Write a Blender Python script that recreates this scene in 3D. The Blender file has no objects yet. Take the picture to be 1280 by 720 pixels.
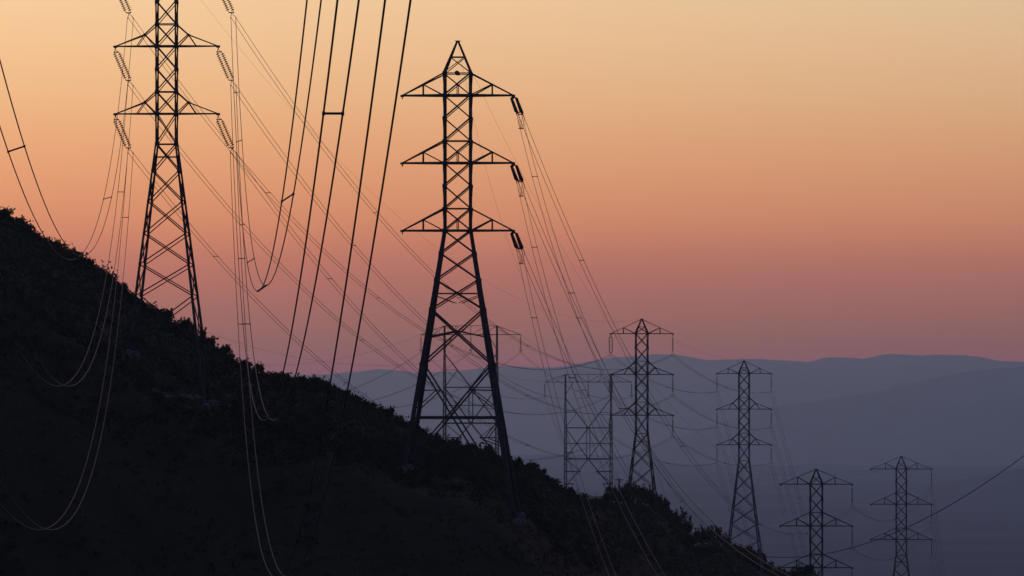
import bpy, math, random
import numpy as np
from mathutils import Vector, Matrix
random.seed(7)
rng = np.random.default_rng(11)
C = bpy.context.scene.collection
F, YH = 7500.0, 480.0            # focal length and eye level of the 1280-pixel frame: used to turn survey notes into metres

def PX(x, Y): return (x - 640.0) / F * Y
def PZ(y, Y): return (YH - y) / F * Y

# ------------------------------------------------------------------ bookkeeping
def tag(o, label=None, cat=None, group=None, kind=None):
    if label: o['label'] = label
    if cat: o['category'] = cat
    if group: o['group'] = group
    if kind: o['kind'] = kind
    return o

def empty(name, loc=(0, 0, 0), rz=0.0):
    o = bpy.data.objects.new(name, None)
    C.objects.link(o)
    o.location = loc
    o.rotation_euler = (0, 0, rz)
    o.empty_display_size = 1.0
    return o

class MB:
    """collects simple pieces and links them as one mesh object"""
    def __init__(s): s.v = []; s.f = []
    def quad(s, a, b, c, d):
        n = len(s.v); s.v += [tuple(a), tuple(b), tuple(c), tuple(d)]; s.f.append((n, n+1, n+2, n+3))
    def bar(s, p, q, w, h=None):
        h = h or w
        p = Vector(p); q = Vector(q); d = q - p
        if d.length < 1e-6: return
        d.normalize()
        up = Vector((0, 0, 1)) if abs(d.z) < .9 else Vector((0, 1, 0))
        sx = d.cross(up).normalized() * (w / 2); sy = sx.cross(d).normalized() * (h / 2)
        n = len(s.v)
        for c in (p, q):
            for a, b in ((-1, -1), (1, -1), (1, 1), (-1, 1)):
                s.v.append(tuple(c + sx * a + sy * b))
        s.f += [(n, n+3, n+2, n+1), (n+4, n+5, n+6, n+7)]
        for i in range(4):
            j = (i + 1) % 4
            s.f.append((n+i, n+j, n+4+j, n+4+i))
    def angle(s, p, q, w, cx, cy):
        """an L-shaped steel angle whose two flanges run back from the outer corner"""
        p = Vector(p); q = Vector(q); t = w * .22
        s.bar(p + Vector((-cx * w / 2, 0, 0)), q + Vector((-cx * w / 2, 0, 0)), w, t) if False else None
        n = len(s.v)
        prof = [(0, 0), (-cx * w, 0), (-cx * w, -cy * t), (-cx * t, -cy * t), (-cx * t, -cy * w), (0, -cy * w)]
        for c in (p, q):
            for a, b in prof: s.v.append((c.x + a, c.y + b, c.z))
        for i in range(6):
            j = (i + 1) % 6
            s.f.append((n+i, n+j, n+6+j, n+6+i))
        s.f += [tuple(range(n+5, n-1, -1)), tuple(range(n+6, n+12))]
    def box(s, c, sx, sy, sz):
        x, y, z = c
        s.bar((x, y, z - sz / 2), (x, y, z + sz / 2), sx, sy)
    def lathe(s, p, q, prof, k=8):
        """prof: list of (t along p..q, radius)"""
        p = Vector(p); q = Vector(q); d = (q - p); L = d.length; d.normalize()
        up = Vector((0, 0, 1)) if abs(d.z) < .9 else Vector((1, 0, 0))
        a = d.cross(up).normalized(); b = a.cross(d).normalized()
        n = len(s.v)
        for t, r in prof:
            c = p + d * (L * t)
            for i in range(k):
                th = 2 * math.pi * i / k
                s.v.append(tuple(c + a * (r * math.cos(th)) + b * (r * math.sin(th))))
        for j in range(len(prof) - 1):
            for i in range(k):
                i2 = (i + 1) % k
                s.f.append((n+j*k+i, n+j*k+i2, n+(j+1)*k+i2, n+(j+1)*k+i))
        s.f.append(tuple(n + i for i in range(k - 1, -1, -1)))
        m = n + (len(prof) - 1) * k
        s.f.append(tuple(m + i for i in range(k)))
    def tube(s, pts, r, k=6):
        pts = [Vector(p) for p in pts]
        n = len(s.v)
        for i, c in enumerate(pts):
            d = (pts[min(i+1, len(pts)-1)] - pts[max(i-1, 0)]).normalized()
            up = Vector((0, 0, 1)) if abs(d.z) < .9 else Vector((1, 0, 0))
            a = d.cross(up).normalized(); b = a.cross(d).normalized()
            rr = r(i) if callable(r) else r
            for j in range(k):
                th = 2 * math.pi * j / k
                s.v.append(tuple(c + a * (rr * math.cos(th)) + b * (rr * math.sin(th))))
        for i in range(len(pts) - 1):
            for j in range(k):
                j2 = (j + 1) % k
                s.f.append((n+i*k+j, n+i*k+j2, n+(i+1)*k+j2, n+(i+1)*k+j))
        s.f.append(tuple(n + i for i in range(k - 1, -1, -1)))
        m = n + (len(pts) - 1) * k
        s.f.append(tuple(m + i for i in range(k)))
    def build(s, name, mat, parent=None, smooth=False):
        me = bpy.data.meshes.new(name)
        me.from_pydata(s.v, [], s.f); me.update()
        me.materials.append(mat)
        if smooth:
            me.polygons.foreach_set('use_smooth', [True] * len(me.polygons))
        o = bpy.data.objects.new(name, me); C.objects.link(o)
        if parent: o.parent = parent
        return o

def np_mesh(name, V, Fq, mat, parent=None, smooth=False, nv=4):
    me = bpy.data.meshes.new(name)
    V = np.ascontiguousarray(V, dtype=np.float32); Fq = np.ascontiguousarray(Fq, dtype=np.int32)
    me.vertices.add(len(V)); me.vertices.foreach_set('co', V.ravel())
    me.loops.add(Fq.size); me.loops.foreach_set('vertex_index', Fq.ravel())
    me.polygons.add(len(Fq)); me.polygons.foreach_set('loop_start', np.arange(0, Fq.size, nv, dtype=np.int32))
    me.update(calc_edges=True); me.validate()
    if smooth: me.polygons.foreach_set('use_smooth', np.ones(len(me.polygons), dtype=bool))
    me.materials.append(mat)
    o = bpy.data.objects.new(name, me); C.objects.link(o)
    if parent: o.parent = parent
    return o

# ------------------------------------------------------------------ materials
def mat(name, col, rough=.8, metal=0.0, noise=None, spec=.3):
    m = bpy.data.materials.new(name); m.use_nodes = True
    nt = m.node_tree; b = nt.nodes['Principled BSDF']
    b.inputs['Roughness'].default_value = rough; b.inputs['Metallic'].default_value = metal
    b.inputs['Specular IOR Level'].default_value = spec
    if noise:
        sc, col2, lo, hi = noise
        g = nt.nodes.new('ShaderNodeNewGeometry')
        n = nt.nodes.new('ShaderNodeTexNoise'); n.inputs['Scale'].default_value = sc; n.inputs['Detail'].default_value = 6
        r = nt.nodes.new('ShaderNodeValToRGB')
        r.color_ramp.elements[0].position = lo; r.color_ramp.elements[0].color = (*col, 1)
        r.color_ramp.elements[1].position = hi; r.color_ramp.elements[1].color = (*col2, 1)
        nt.links.new(g.outputs['Position'], n.inputs['Vector'])
        nt.links.new(n.outputs['Fac'], r.inputs['Fac'])
        nt.links.new(r.outputs['Color'], b.inputs['Base Color'])
    else:
        b.inputs['Base Color'].default_value = (*col, 1)
    return m

M = dict(
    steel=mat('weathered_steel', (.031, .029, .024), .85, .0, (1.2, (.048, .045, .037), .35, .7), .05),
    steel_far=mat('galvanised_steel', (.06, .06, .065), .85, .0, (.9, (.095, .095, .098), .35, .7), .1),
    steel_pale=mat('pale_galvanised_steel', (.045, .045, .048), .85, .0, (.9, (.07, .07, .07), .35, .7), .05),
    glaze=mat('brown_glazed_porcelain', (.028, .016, .012), .5, 0, None, .12),
    wire=mat('stranded_aluminium', (.075, .078, .082), .38, .21, None, .0),
    cable=mat('black_sheathed_cable', (.03, .03, .032), .8, 0, None, .1),
    concrete=mat('footing_concrete', (.085, .083, .08), .9, 0, (2.0, (.12, .115, .11), .3, .7), .1),
    leaf=mat('dry_chaparral_leaf', (.025, .023, .0095), .9, 0, (.35, (.036, .033, .015), .38, .68), .04),
    leaf_far=mat('scrub_oak_leaf', (.023, .024, .0095), .9, 0, (.3, (.034, .035, .015), .35, .7), .04),
    bark=mat('bark', (.07, .055, .045), .9),
    soil=mat('brushy_hillside', (.025, .022, .010), .95, 0, (.045, (.036, .031, .014), .36, .66), .02),
    dirt=mat('pale_dirt', (.055, .05, .04), .95, 0, (.3, (.075, .066, .052), .3, .7), .05),
    mountain=mat('mountain_hazed_scrub', (.38, .27, .14), .95, 0, (.0012, (.48, .33, .18), .3, .75), .05),  # scrub colour brightened and warmed: sunset glow of the far haze is painted in
    spur=mat('spur_hazed_brush', (.20, .16, .11), .95, 0, (.0015, (.27, .21, .14), .3, .75), .05),  # in-between tone: some distance haze is put into the brush colour
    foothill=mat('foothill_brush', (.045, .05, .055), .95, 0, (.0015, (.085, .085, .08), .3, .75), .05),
    wood=mat('pole_wood', (.03, .026, .022), .9, 0, None, .05),
)

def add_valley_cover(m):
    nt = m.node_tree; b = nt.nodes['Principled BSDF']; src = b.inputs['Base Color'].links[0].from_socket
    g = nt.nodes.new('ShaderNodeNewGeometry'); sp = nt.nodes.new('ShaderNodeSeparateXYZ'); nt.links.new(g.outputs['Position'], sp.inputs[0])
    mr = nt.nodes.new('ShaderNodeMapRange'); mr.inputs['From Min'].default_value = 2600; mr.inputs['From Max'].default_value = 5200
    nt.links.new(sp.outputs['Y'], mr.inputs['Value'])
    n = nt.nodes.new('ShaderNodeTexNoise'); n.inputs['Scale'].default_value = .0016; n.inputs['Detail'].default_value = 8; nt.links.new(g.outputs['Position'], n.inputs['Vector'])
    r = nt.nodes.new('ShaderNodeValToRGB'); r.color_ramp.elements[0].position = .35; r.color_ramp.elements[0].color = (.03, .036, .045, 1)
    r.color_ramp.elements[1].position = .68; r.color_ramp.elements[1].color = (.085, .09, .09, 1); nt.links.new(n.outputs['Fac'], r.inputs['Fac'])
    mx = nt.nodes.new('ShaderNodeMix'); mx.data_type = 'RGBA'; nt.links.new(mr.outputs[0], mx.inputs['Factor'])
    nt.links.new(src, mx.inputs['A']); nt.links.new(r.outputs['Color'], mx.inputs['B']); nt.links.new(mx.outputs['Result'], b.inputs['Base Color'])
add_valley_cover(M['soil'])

# ------------------------------------------------------------------ noise and terrain
_tab = rng.random((256, 256))
def vnoise(x, y):
    xi = np.floor(x).astype(int); yi = np.floor(y).astype(int)
    fx = x - xi; fy = y - yi
    fx = fx * fx * (3 - 2 * fx); fy = fy * fy * (3 - 2 * fy)
    a = _tab[xi & 255, yi & 255]; b = _tab[(xi + 1) & 255, yi & 255]
    c = _tab[xi & 255, (yi + 1) & 255]; d = _tab[(xi + 1) & 255, (yi + 1) & 255]
    return (a * (1 - fx) + b * fx) * (1 - fy) + (c * (1 - fx) + d * fx) * fy - .5
def fbm(x, y, o=4):
    s = 0; a = 1.0
    for i in range(o):
        s = s + a * vnoise(x + 17.3 * i, y + 9.1 * i); x = x * 2.03; y = y * 2.03; a *= .5
    return s

# skyline of the bare ground: bearing (as frame column), height (as frame row), distance of the crest
SKY = np.array([(-1400, -120, 860), (-700, 60, 870), (-300, 160, 875), (-100, 232, 880), (0, 272, 880), (25, 285, 880), (50, 302, 880), (100, 327, 880), (130, 345, 880), (150, 361, 882), (172, 378, 885),
                (200, 397, 888), (250, 423, 895), (280, 442, 898), (300, 455, 900), (325, 466, 902), (350, 473, 905), (400, 482, 910),
                (440, 500, 915), (470, 514, 918), (500, 530, 922), (540, 549, 928), (570, 558, 932), (600, 564, 940), (640, 576, 955), (665, 588, 975),
                (690, 609, 1000), (710, 619, 1020), (735, 630, 1050), (760, 634, 1150), (780, 632, 1250), (800, 630, 1320), (815, 634, 1340), (830, 646, 1350), (850, 667, 1370), (868, 684, 1400), (885, 684, 1430),
                (912, 688, 1485), (935, 699, 1520), (960, 712, 1540), (985, 718, 1555), (1005, 716, 1560), (1020, 720, 1560), (1060, 745, 1560), (1127, 783, 1565), (1280, 850, 1600),
                (1700, 960, 1650), (2600, 1100, 1700)], float)
_u = (SKY[:, 0] - 640) / F
SKY[:, 1] += np.interp(SKY[:, 0], [-1400, 60, 120, 200, 400, 500, 840, 940, 1280], [0, 0, 1, 1, 1, 1, 3, 4, 4])
_sy = SKY[:, 1]; _yc = SKY[:, 2]
_s1u = [-.3, -.0853, -.0576, -.03, -.009, .0216, .08, .3]
_s1v = [.12, .11, .105, .06, .026, .05, .06, .08]

def terrain(X, Y, rough=True):
    X = np.asarray(X, float); Y = np.asarray(Y, float)
    Ys = np.maximum(Y, 200.0)
    u = X / Ys
    yc = np.interp(u, _u, _yc); zc = (YH - np.interp(u, _u, _sy)) / F * yc
    s1 = np.interp(u, _s1u, _s1v)
    d = yc - Y
    front = zc - s1 * np.maximum(d, 0) - .27 * np.maximum(0, 755 - Y)
    fall0 = np.interp(u, [-.1, .016, .03, .3], [950, 900, 40, 40])
    b = np.maximum(-d, 0)
    back = zc - .12 * np.minimum(b, 150) * np.interp(u, [.018, .026], [1, .5]) - .46 * np.maximum(0, b - fall0)
    hill = np.where(d > 0, front, back)
    k = 8.0
    can = -84.0
    hill = np.where(d > 0, can + k * np.logaddexp(0, (hill - can) / k), hill)
    flo = -420.0
    kk = 30.0
    hill = flo + kk * np.logaddexp(0, np.minimum((hill - flo) / kk, 60))
    r = np.sqrt(X * X + (Y + 30) ** 2)
    knoll = -1.75 - .42 * np.maximum(0, r - 48) + .10 * np.clip(-Y - 10, 0, 500)
    h = np.where(Y < 400, np.maximum(hill, knoll), hill)
    if rough:
        w = np.clip((Y - 250) / 250, 0, 1) * np.clip((3500 - Y) / 1500, 0, 1)
        h = h + w * (fbm(X / 22, Y / 30, 4) * 1.5 + vnoise(X / 2.3, Y / 2.3) * .35 + vnoise(X / 1.1, Y / 1.6) * .25)
        far = np.clip((Y - 4500) / 2500, 0, 1)
        h = h + far * (6 + 12 * fbm(X / 1700 + 3, Y / 2600, 4))
    return h
def gz(x, y): return float(terrain(np.array([x]), np.array([y]))[0])

vcol = np.unique(np.concatenate([np.linspace(-1.6, -.3, 22), np.linspace(-.3, -.105, 30), np.linspace(-.105, .105, 330), np.linspace(.105, .3, 30), np.linspace(.3, 1.6, 22)]))
rows = np.unique(np.concatenate([np.linspace(-700, 60, 20), np.linspace(60, 640, 60), np.linspace(640, 1680, 360), np.linspace(1680, 4200, 60), np.geomspace(4200, 54000, 90)]))
VV, RR = np.meshgrid(vcol, rows)
XX = VV * (np.maximum(RR, 0) + 250.0) * (1 + 0 * RR)
XX = np.clip(XX, -52000, 52000)
ZZ = terrain(XX, RR)
V = np.stack([XX.ravel(), RR.ravel(), ZZ.ravel()], 1)
nr, nc = RR.shape
I = np.arange(nr * nc).reshape(nr, nc)
Q = np.stack([I[:-1, :-1].ravel(), I[:-1, 1:].ravel(), I[1:, 1:].ravel(), I[1:, :-1].ravel()], 1)
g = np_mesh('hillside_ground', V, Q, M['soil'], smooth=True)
tag(g, 'dark brushy hillside sloping down to the right above a hazy valley', kind='structure')

# ------------------------------------------------------------------ far ranges
def ridge(name, label, pts, Y0, depth, base, bumps, seed, m='foothill'):
    xs = np.linspace(-3000, 4300, 640)
    p = np.array(pts, float)
    sil = np.interp(xs, p[:, 0], p[:, 1])
    prof = [(-1.0, 0), (-.8, .10), (-.6, .28), (-.42, .46), (-.28, .66), (-.16, .82), (-.07, .95), (0, 1), (.12, .9), (.35, .6), (.7, .25), (1, 0)]
    Vs = []
    for d, hfrac in prof:
        Yd = Y0 + d * depth
        crest = (YH - sil) / F * Y0
        crest = crest + bumps * (fbm(xs / 34 + seed, xs * 0 + seed, 4) * .3 + fbm(xs / 9 + seed, xs * 0 + seed, 4) * .28)
        n = fbm(xs / 60 + seed * 3, xs * 0 + d * 4 + seed, 4)
        z = base + (crest - base) * np.clip(hfrac + n * .16 * (1 - hfrac) * (hfrac > 0), 0, 1)
        Vs.append(np.stack([(xs - 640) / F * Y0 + n * bumps * 3 * (1 - hfrac), np.full_like(xs, Yd), z], 1))
    n1, n2 = len(prof), len(xs)
    V = np.concatenate(Vs); I = np.arange(n1 * n2).reshape(n1, n2)
    Q = np.stack([I[:-1, :-1].ravel(), I[:-1, 1:].ravel(), I[1:, 1:].ravel(), I[1:, :-1].ravel()], 1)
    o = np_mesh(name, V, Q, M[m], smooth=True)
    return tag(o, label, kind='structure')
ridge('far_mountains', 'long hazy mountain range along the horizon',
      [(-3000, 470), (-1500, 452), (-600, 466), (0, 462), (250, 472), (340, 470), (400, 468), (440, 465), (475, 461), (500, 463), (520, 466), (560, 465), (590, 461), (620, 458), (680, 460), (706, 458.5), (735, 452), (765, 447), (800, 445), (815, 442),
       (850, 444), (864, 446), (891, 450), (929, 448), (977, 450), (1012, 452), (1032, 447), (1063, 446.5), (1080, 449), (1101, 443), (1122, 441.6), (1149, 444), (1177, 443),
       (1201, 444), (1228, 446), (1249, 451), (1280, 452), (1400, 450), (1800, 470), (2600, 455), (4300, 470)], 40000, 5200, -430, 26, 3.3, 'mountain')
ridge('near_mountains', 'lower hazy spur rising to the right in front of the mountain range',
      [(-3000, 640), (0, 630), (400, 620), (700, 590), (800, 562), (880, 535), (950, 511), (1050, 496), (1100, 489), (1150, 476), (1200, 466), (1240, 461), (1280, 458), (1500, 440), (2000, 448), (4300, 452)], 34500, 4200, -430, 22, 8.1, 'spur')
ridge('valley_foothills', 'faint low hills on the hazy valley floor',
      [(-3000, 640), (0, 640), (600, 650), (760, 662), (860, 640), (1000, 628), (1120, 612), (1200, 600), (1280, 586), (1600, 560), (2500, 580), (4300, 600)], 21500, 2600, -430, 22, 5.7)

# ------------------------------------------------------------------ insulators
def insulator(name, p, q, parent, m, r=.15, n=16, twin=0.0, tdir=(1, 0, 0)):
    mb = MB(); p = Vector(p); q = Vector(q)
    offs = [Vector(tdir) * (twin / 2), Vector(tdir) * (-twin / 2)] if twin else [Vector((0, 0, 0))]
    d = (q - p); L = d.length; e = d.normalized()
    prof = [(0, .03)]
    for i in range(n):
        t0 = .05 + .90 * i / n; t1 = .05 + .90 * (i + 1) / n; w = t1 - t0
        prof += [(t0 + w * .08, .045), (t0 + w * .30, r), (t0 + w * .52, r * .95), (t0 + w * .62, .045)]
    prof += [(1, .03)]
    for of in offs:
        mb.lathe(p + e * .35 + of, q + of - e * .1, prof, 8)
    o = mb.build(name, m, parent)
    h = MB()
    if twin:
        a = Vector(tdir) * (twin / 2)
        c = p + e * .35; h.bar(c + a * 1.1, c - a * 1.1, .1, .14)
        h2 = MB(); c = q - e * .08; h2.bar(c + a * 1.1, c - a * 1.1, .1, .14); h2.build('lower_yoke', M['steel'], o)
        h.bar(p, p + e * .35 + a, .07); h.bar(p, p + e * .35 - a, .07)
    else:
        h.bar(p, p + e * .4, .08)
    h.build('yoke', M['steel'], o)
    return o

# ------------------------------------------------------------------ lattice tower
def tower(name, label, px, y_arm3, Y, yaw, style, strings=None, m='steel', group='lattice pylons on the hillside'):
    X = PX(px, Y); zb = gz(X, Y)
    root = tag(empty(name, (X, Y, zb), yaw), label, 'pylon', group)
    ms = M[m]
    H3 = PZ(y_arm3, Y) - zb
    c, s = math.cos(yaw), math.sin(yaw)
    heavy = style == 'heavy'
    wt = 3.67 if heavy else 2.78
    La = 7.4 if heavy else (6.87 if style == 'kinked' else 7.72)
    lw = .34 if heavy else .25          # leg size
    slope = .325 / 2 if heavy else .245 / 2
    waist = H3 if heavy else H3 - 4.05
    def hw(z): return wt / 2 + max(0, waist - z) * slope
    # panel levels downwards from the waist
    if heavy: steps = [3.05, 3.55, 3.95, 7.3]
    else: steps = [3.6, 4.1, 4.25, 4.1, 4.2, 6.2, 6.4, 6.0]
    lv = [waist]
    for st in steps:
        if lv[-1] - st < 3.0: break
        lv.append(lv[-1] - st)
    top = H3 + 18 + (2.9 if heavy else 0)
    up = []
    for k in range(3):
        zz = H3 + 9 * k
        up.append(zz)
        if k < 2: up += [zz + 2.9, zz + 5.95]
    if heavy: up += [H3 + 20.9]
    levels_const = ([] if heavy else [waist]) + up
    # legs, each down to its own footing on the slope
    foot = {}
    for cx in (-1, 1):
        for cy in (-1, 1):
            z = 0.0
            for _ in range(6):
                wx, wy = cx * hw(z), cy * hw(z)
                z = gz(X + wx * c - wy * s, Y + wx * s + wy * c) - zb + .35
            foot[cx, cy] = z
            mb = MB()
            P = lambda zz: Vector((cx * hw(zz), cy * hw(zz), zz))
            mb.angle(P(waist) , P(top), lw * .8, cx, cy)
            cuts = [waist] + lv[1:] + [z]
            for i in range(len(cuts) - 1):
                f = lw * (.95 + (.2 if heavy else .09) * i)
                mb.angle(P(cuts[i]) + Vector((cx * .05, cy * .05, 0)), P(cuts[i+1]) + Vector((cx * .05, cy * .05, 0)), f, cx, cy)
                mb.box(P(cuts[i]) + Vector((-cx * .12, -cy * .12, 0)), lw * 1.35, lw * 1.35, .55)
            for zz in up:
                mb.box(P(zz) + Vector((-cx * .1, -cy * .1, 0)), lw * 1.25, lw * 1.25, .45)
            mb.build('leg', ms, root)
            ft = MB()
            q = P(z)
            ft.box((q.x, q.y, z - .9), 1.25, 1.25, 2.3)
            ft.lathe((q.x, q.y, z - .2), (q.x, q.y, z + .45), [(0, .62), (.9, .5), (1, .42)], 10)
            ft.build('footing', M['concrete'], root)
    # bracing on the four faces
    br = MB()
    t1 = .21 if heavy else .15; t2 = .14 if heavy else .13
    faces = [((-1, -1), (1, -1)), ((1, -1), (1, 1)), ((1, 1), (-1, 1)), ((-1, 1), (-1, -1))]
    def P2(cn, z, inn=.06):
        return Vector((cn[0] * (hw(z) - inn), cn[1] * (hw(z) - inn), z))
    def X_(z0, z1, a=t1, b=t2):
        for i, (l, r) in enumerate(faces):
            n = Vector((l[0] + r[0], l[1] + r[1], 0)) * .035
            f = 1 if i in (0,) else .85
            br.bar(P2(l, z0) + n, P2(r, z1) + n, a * f)
            br.bar(P2(r, z0) - n, P2(l, z1) - n, b * f)
    def Hh(z, a=.12):
        for l, r in faces: br.bar(P2(l, z), P2(r, z), a)
    ups = sorted(levels_const)
    for a, b in zip(ups[:-1], ups[1:]): X_(a, b)
    for k in range(3):
        Hh(H3 + 9 * k, .26 if heavy else .2)
        if k < 2 or heavy: Hh(H3 + 9 * k + 2.92, .13)
        if heavy:                                         # short hanger inside the arm panel
            for cy in (-1, 1):
                br.bar((0, cy * wt / 2, H3 + 9 * k), (0, cy * wt / 2, H3 + 9 * k + 1.45), .12)
    if not heavy: Hh(waist, .13)
    for i, (a, b) in enumerate(zip(lv[:-1], lv[1:])):
        if heavy and i == 3:
            X_(b, a, .22, .22)
            zm = (a + b) / 2 + .55
            for l, r in faces:                             # cranked belt through the crossing
                mid = (P2(l, zm) + P2(r, zm)) / 2 + Vector((0, 0, .28))
                br.bar(P2(l, zm - .6), mid, .17); br.bar(mid, P2(r, zm - .6), .17)
        else:
            X_(b, a, t1 * 1.05, t2 * 1.15)
            if i in (0,) and not heavy: Hh((a + b) / 2 + .1, .1)
            if heavy and i == 2:
                Hh((a + b) / 2 + .2, .1)
                for l, r in faces:
                    zq = (a + b) / 2
                    br.bar(P2(l, zq), P2(l, b) * .55 + P2(r, b) * .45 + Vector((0, 0, .9)), .1)
                    br.bar(P2(r, zq), P2(r, b) * .55 + P2(l, b) * .45 + Vector((0, 0, .9)), .1)
    # bottom panel: big X to the feet with a belt and redundant members
    a = lv[-1]
    for l, r in faces:
        zl, zr = foot[l], foot[r]
        br.bar(P2(l, a), P2(r, zr + .3), .19 if heavy else .15)
        br.bar(P2(r, a), P2(l, zl + .3), .19 if heavy else .15)
        if a > 9:
            zc = a - (a - (zl + zr) / 2) * .41
            br.bar(P2(l, zc), P2(r, zc), .24 if heavy else .14)
            for (p0, p1, z1) in ((l, r, zr), (r, l, zl)):
                z2 = a * .78
                tq = (a - z2) / (a - z1) * 1.0
                on = P2(p0, a).lerp(P2(p1, z1 + .3), tq)
                br.bar(P2(p0, z2), on, .15)
                br.bar(on, P2(p0, a * .60), .13)
                br.bar(P2(p0, a * .30), P2(p0, z1 + .3).lerp(P2(p1, a), .27), .13)
                br.bar(P2(p0, zc), P2(p0, z1 + .3).lerp(P2(p1, a), .27), .12)
    # horizontal diaphragm braces
    for z in (H3, H3 + 9, H3 + 18):
        br.bar(P2((-1, -1), z), P2((1, 1), z), .1); br.bar(P2((1, -1), z), P2((-1, 1), z), .1)
    br.build('body_bracing', ms, root)
    # peak
    pk = MB()
    if heavy:
        zt = H3 + 18 + 7.25; z0 = H3 + 20.9; zm = H3 + 18 + 5.1
        rr = lambda z: wt / 2 * (zt - z) / (zt - z0) + .06
        for cx in (-1, 1):
            for cy in (-1, 1):
                pk.bar((cx * wt / 2, cy * wt / 2, z0), (cx * .06, cy * .06, zt), .19)
        for l, r in faces:
            A = lambda cn, z: Vector((cn[0] * rr(z), cn[1] * rr(z), z))
            pk.bar(A(l, zm), A(r, zm), .12); pk.bar(A(l, z0), A(r, zm), .1); pk.bar(A(r, z0), A(l, zm), .1)
        pk.bar((-.35, 0, zt), (.35, 0, zt), .14)
        pk.bar((-.2, 0, zt - .1), (-.2, 0, zt - .5), .09); pk.bar((.2, 0, zt - .1), (.2, 0, zt - .5), .09)
        bx = MB(); bx.lathe((0, -wt / 2 - .35, z0), (0, -wt / 2 + .15, z0), [(0, .22), (.15, .33), (.85, .33), (1, .22)], 8)
        bx.box((.22, -wt / 2 - .1, z0 - .12), .35, .4, .4)
        bx.build('junction_box', ms, root)
    else:
        zt = H3 + 18 + 3.2; z0 = H3 + 18
        rr = lambda z: wt / 2 * (zt - z) / (zt - z0) + .05
        for cx in (-1, 1):
            for cy in (-1, 1):
                pk.bar((cx * wt / 2, cy * wt / 2, z0), (cx * .05, cy * .05, zt), .2)
        for l, r in faces:
            A = lambda cn, z: Vector((cn[0] * rr(z), cn[1] * rr(z), z))
            pk.bar(A(l, z0 + 1.5), A(r, z0 + 1.5), .1); pk.bar(A(l, z0), A(r, z0 + 1.5), .09); pk.bar(A(r, z0), A(l, z0 + 1.5), .09)
        pk.bar((-.35, 0, zt), (.35, 0, zt), .16)
    pk.build('peak', ms, root)
    # crossarms
    for k in range(3):
        z = H3 + 9 * k
        for sx in (-1, 1):
            ar = MB()
            tip = Vector((sx * La, 0, z))
            nx = 4.6 if heavy else (4.24 if style == 'straight' else 2.87)
            for cy in (-1, 1):
                bb = Vector((sx * wt / 2, cy * wt / 2, z))
                ar.bar(bb, tip, .26 if heavy else .18)
                if k == 2 and not heavy:
                    ub = Vector((0, 0, zt)); nx2 = 4.05
                    nd = ub.lerp(tip, nx2 / La)
                    ar.bar(ub + Vector((0, cy * .06, 0)), tip, .12)
                    low = bb.lerp(tip, (nx2 - wt / 2) / (La - wt / 2))
                    nd = Vector((nd.x, low.y * .6, nd.z))
                    ar.bar(nd, low, .12); ar.bar(nd, bb, .12)
                elif style == 'kinked':
                    ub = Vector((sx * wt / 2, cy * wt / 2, z + 2.85))
                    nd = Vector((sx * 2.9, cy * .8, z + 1.52))
                    ar.bar(ub, nd, .14); ar.bar(nd, tip, .14)
                    ar.bar(nd, bb, .13)
                    ar.bar(nd, bb.lerp(tip, (3.95 - wt / 2) / (La - wt / 2)), .1)
                    ar.box(nd, .26, .2, .3)
                else:
                    ub = Vector((sx * wt / 2, cy * wt / 2, z + 2.9))
                    nd = ub.lerp(tip, (nx - wt / 2) / (La - wt / 2))
                    low = bb.lerp(tip, (nx - wt / 2) / (La - wt / 2))
                    ar.bar(ub, tip, .17 if heavy else .14)
                    ar.bar(nd, low, .13); ar.bar(nd, bb, .12 if sx < 0 else .15)
            for q in (.25, .5, .75):                       # plan bracing between the two lower chords
                a0 = Vector((sx * wt / 2, wt / 2, z)).lerp(tip, q); a1 = Vector((sx * wt / 2, -wt / 2, z)).lerp(tip, q)
                ar.bar(a0, a1, .1)
            ar.box(tip + Vector((0, 0, -.05)), .5, .3, .3)
            ar.box(tip + Vector((0, 0, -.3)), .14, .1, .35)
            ar.build('crossarm', ms, root)
    root['tip'] = La
    return root, dict(X=X, Y=Y, zb=zb, H3=H3, La=La, zt=zt + zb, yaw=yaw)

def tipw(T, k, sx, dz=0.0):
    c, s = math.cos(T['yaw']), math.sin(T['yaw'])
    return Vector((T['X'] + sx * T['La'] * c, T['Y'] + sx * T['La'] * s, T['zb'] + T['H3'] + 9 * k + dz))
def to_local(root, p):
    mw = Matrix.Translation(root.location) @ Matrix.Rotation(root.rotation_euler.z, 4, 'Z')
    return mw.inverted() @ Vector(p)

TA, iA = tower('transmission_tower', 'tall left pylon with slanting paired insulators, its top cut off by the frame', 208.4, 142.3, 799, math.radians(-2.6), 'kinked')
TB, iB = tower('transmission_tower', 'large central pylon with three broad crossarms and short black insulators only on the right', 572.2, 288.3, 799, math.radians(-2.6), 'heavy')
TC, iC = tower('transmission_tower', 'mid-distance pylon right of centre rising behind the big dark bush, double strings at left', 802.2, 519.0, 1324, math.radians(-6.5), 'kinked')
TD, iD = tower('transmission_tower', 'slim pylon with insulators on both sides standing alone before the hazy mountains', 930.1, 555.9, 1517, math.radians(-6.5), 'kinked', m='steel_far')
TE, iE = tower('transmission_tower', 'low pylon at the bottom right edge of the ridge, its base hidden by scrub', 1020.4, 709.6, 1293, math.radians(-6.5), 'straight', m='steel')
TF, iF = tower('transmission_tower', 'rightmost pylon, its lower body cut by the bottom of the frame', 1126.6, 674.3, 1532, math.radians(-6.5), 'straight', m='steel_far')

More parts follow.
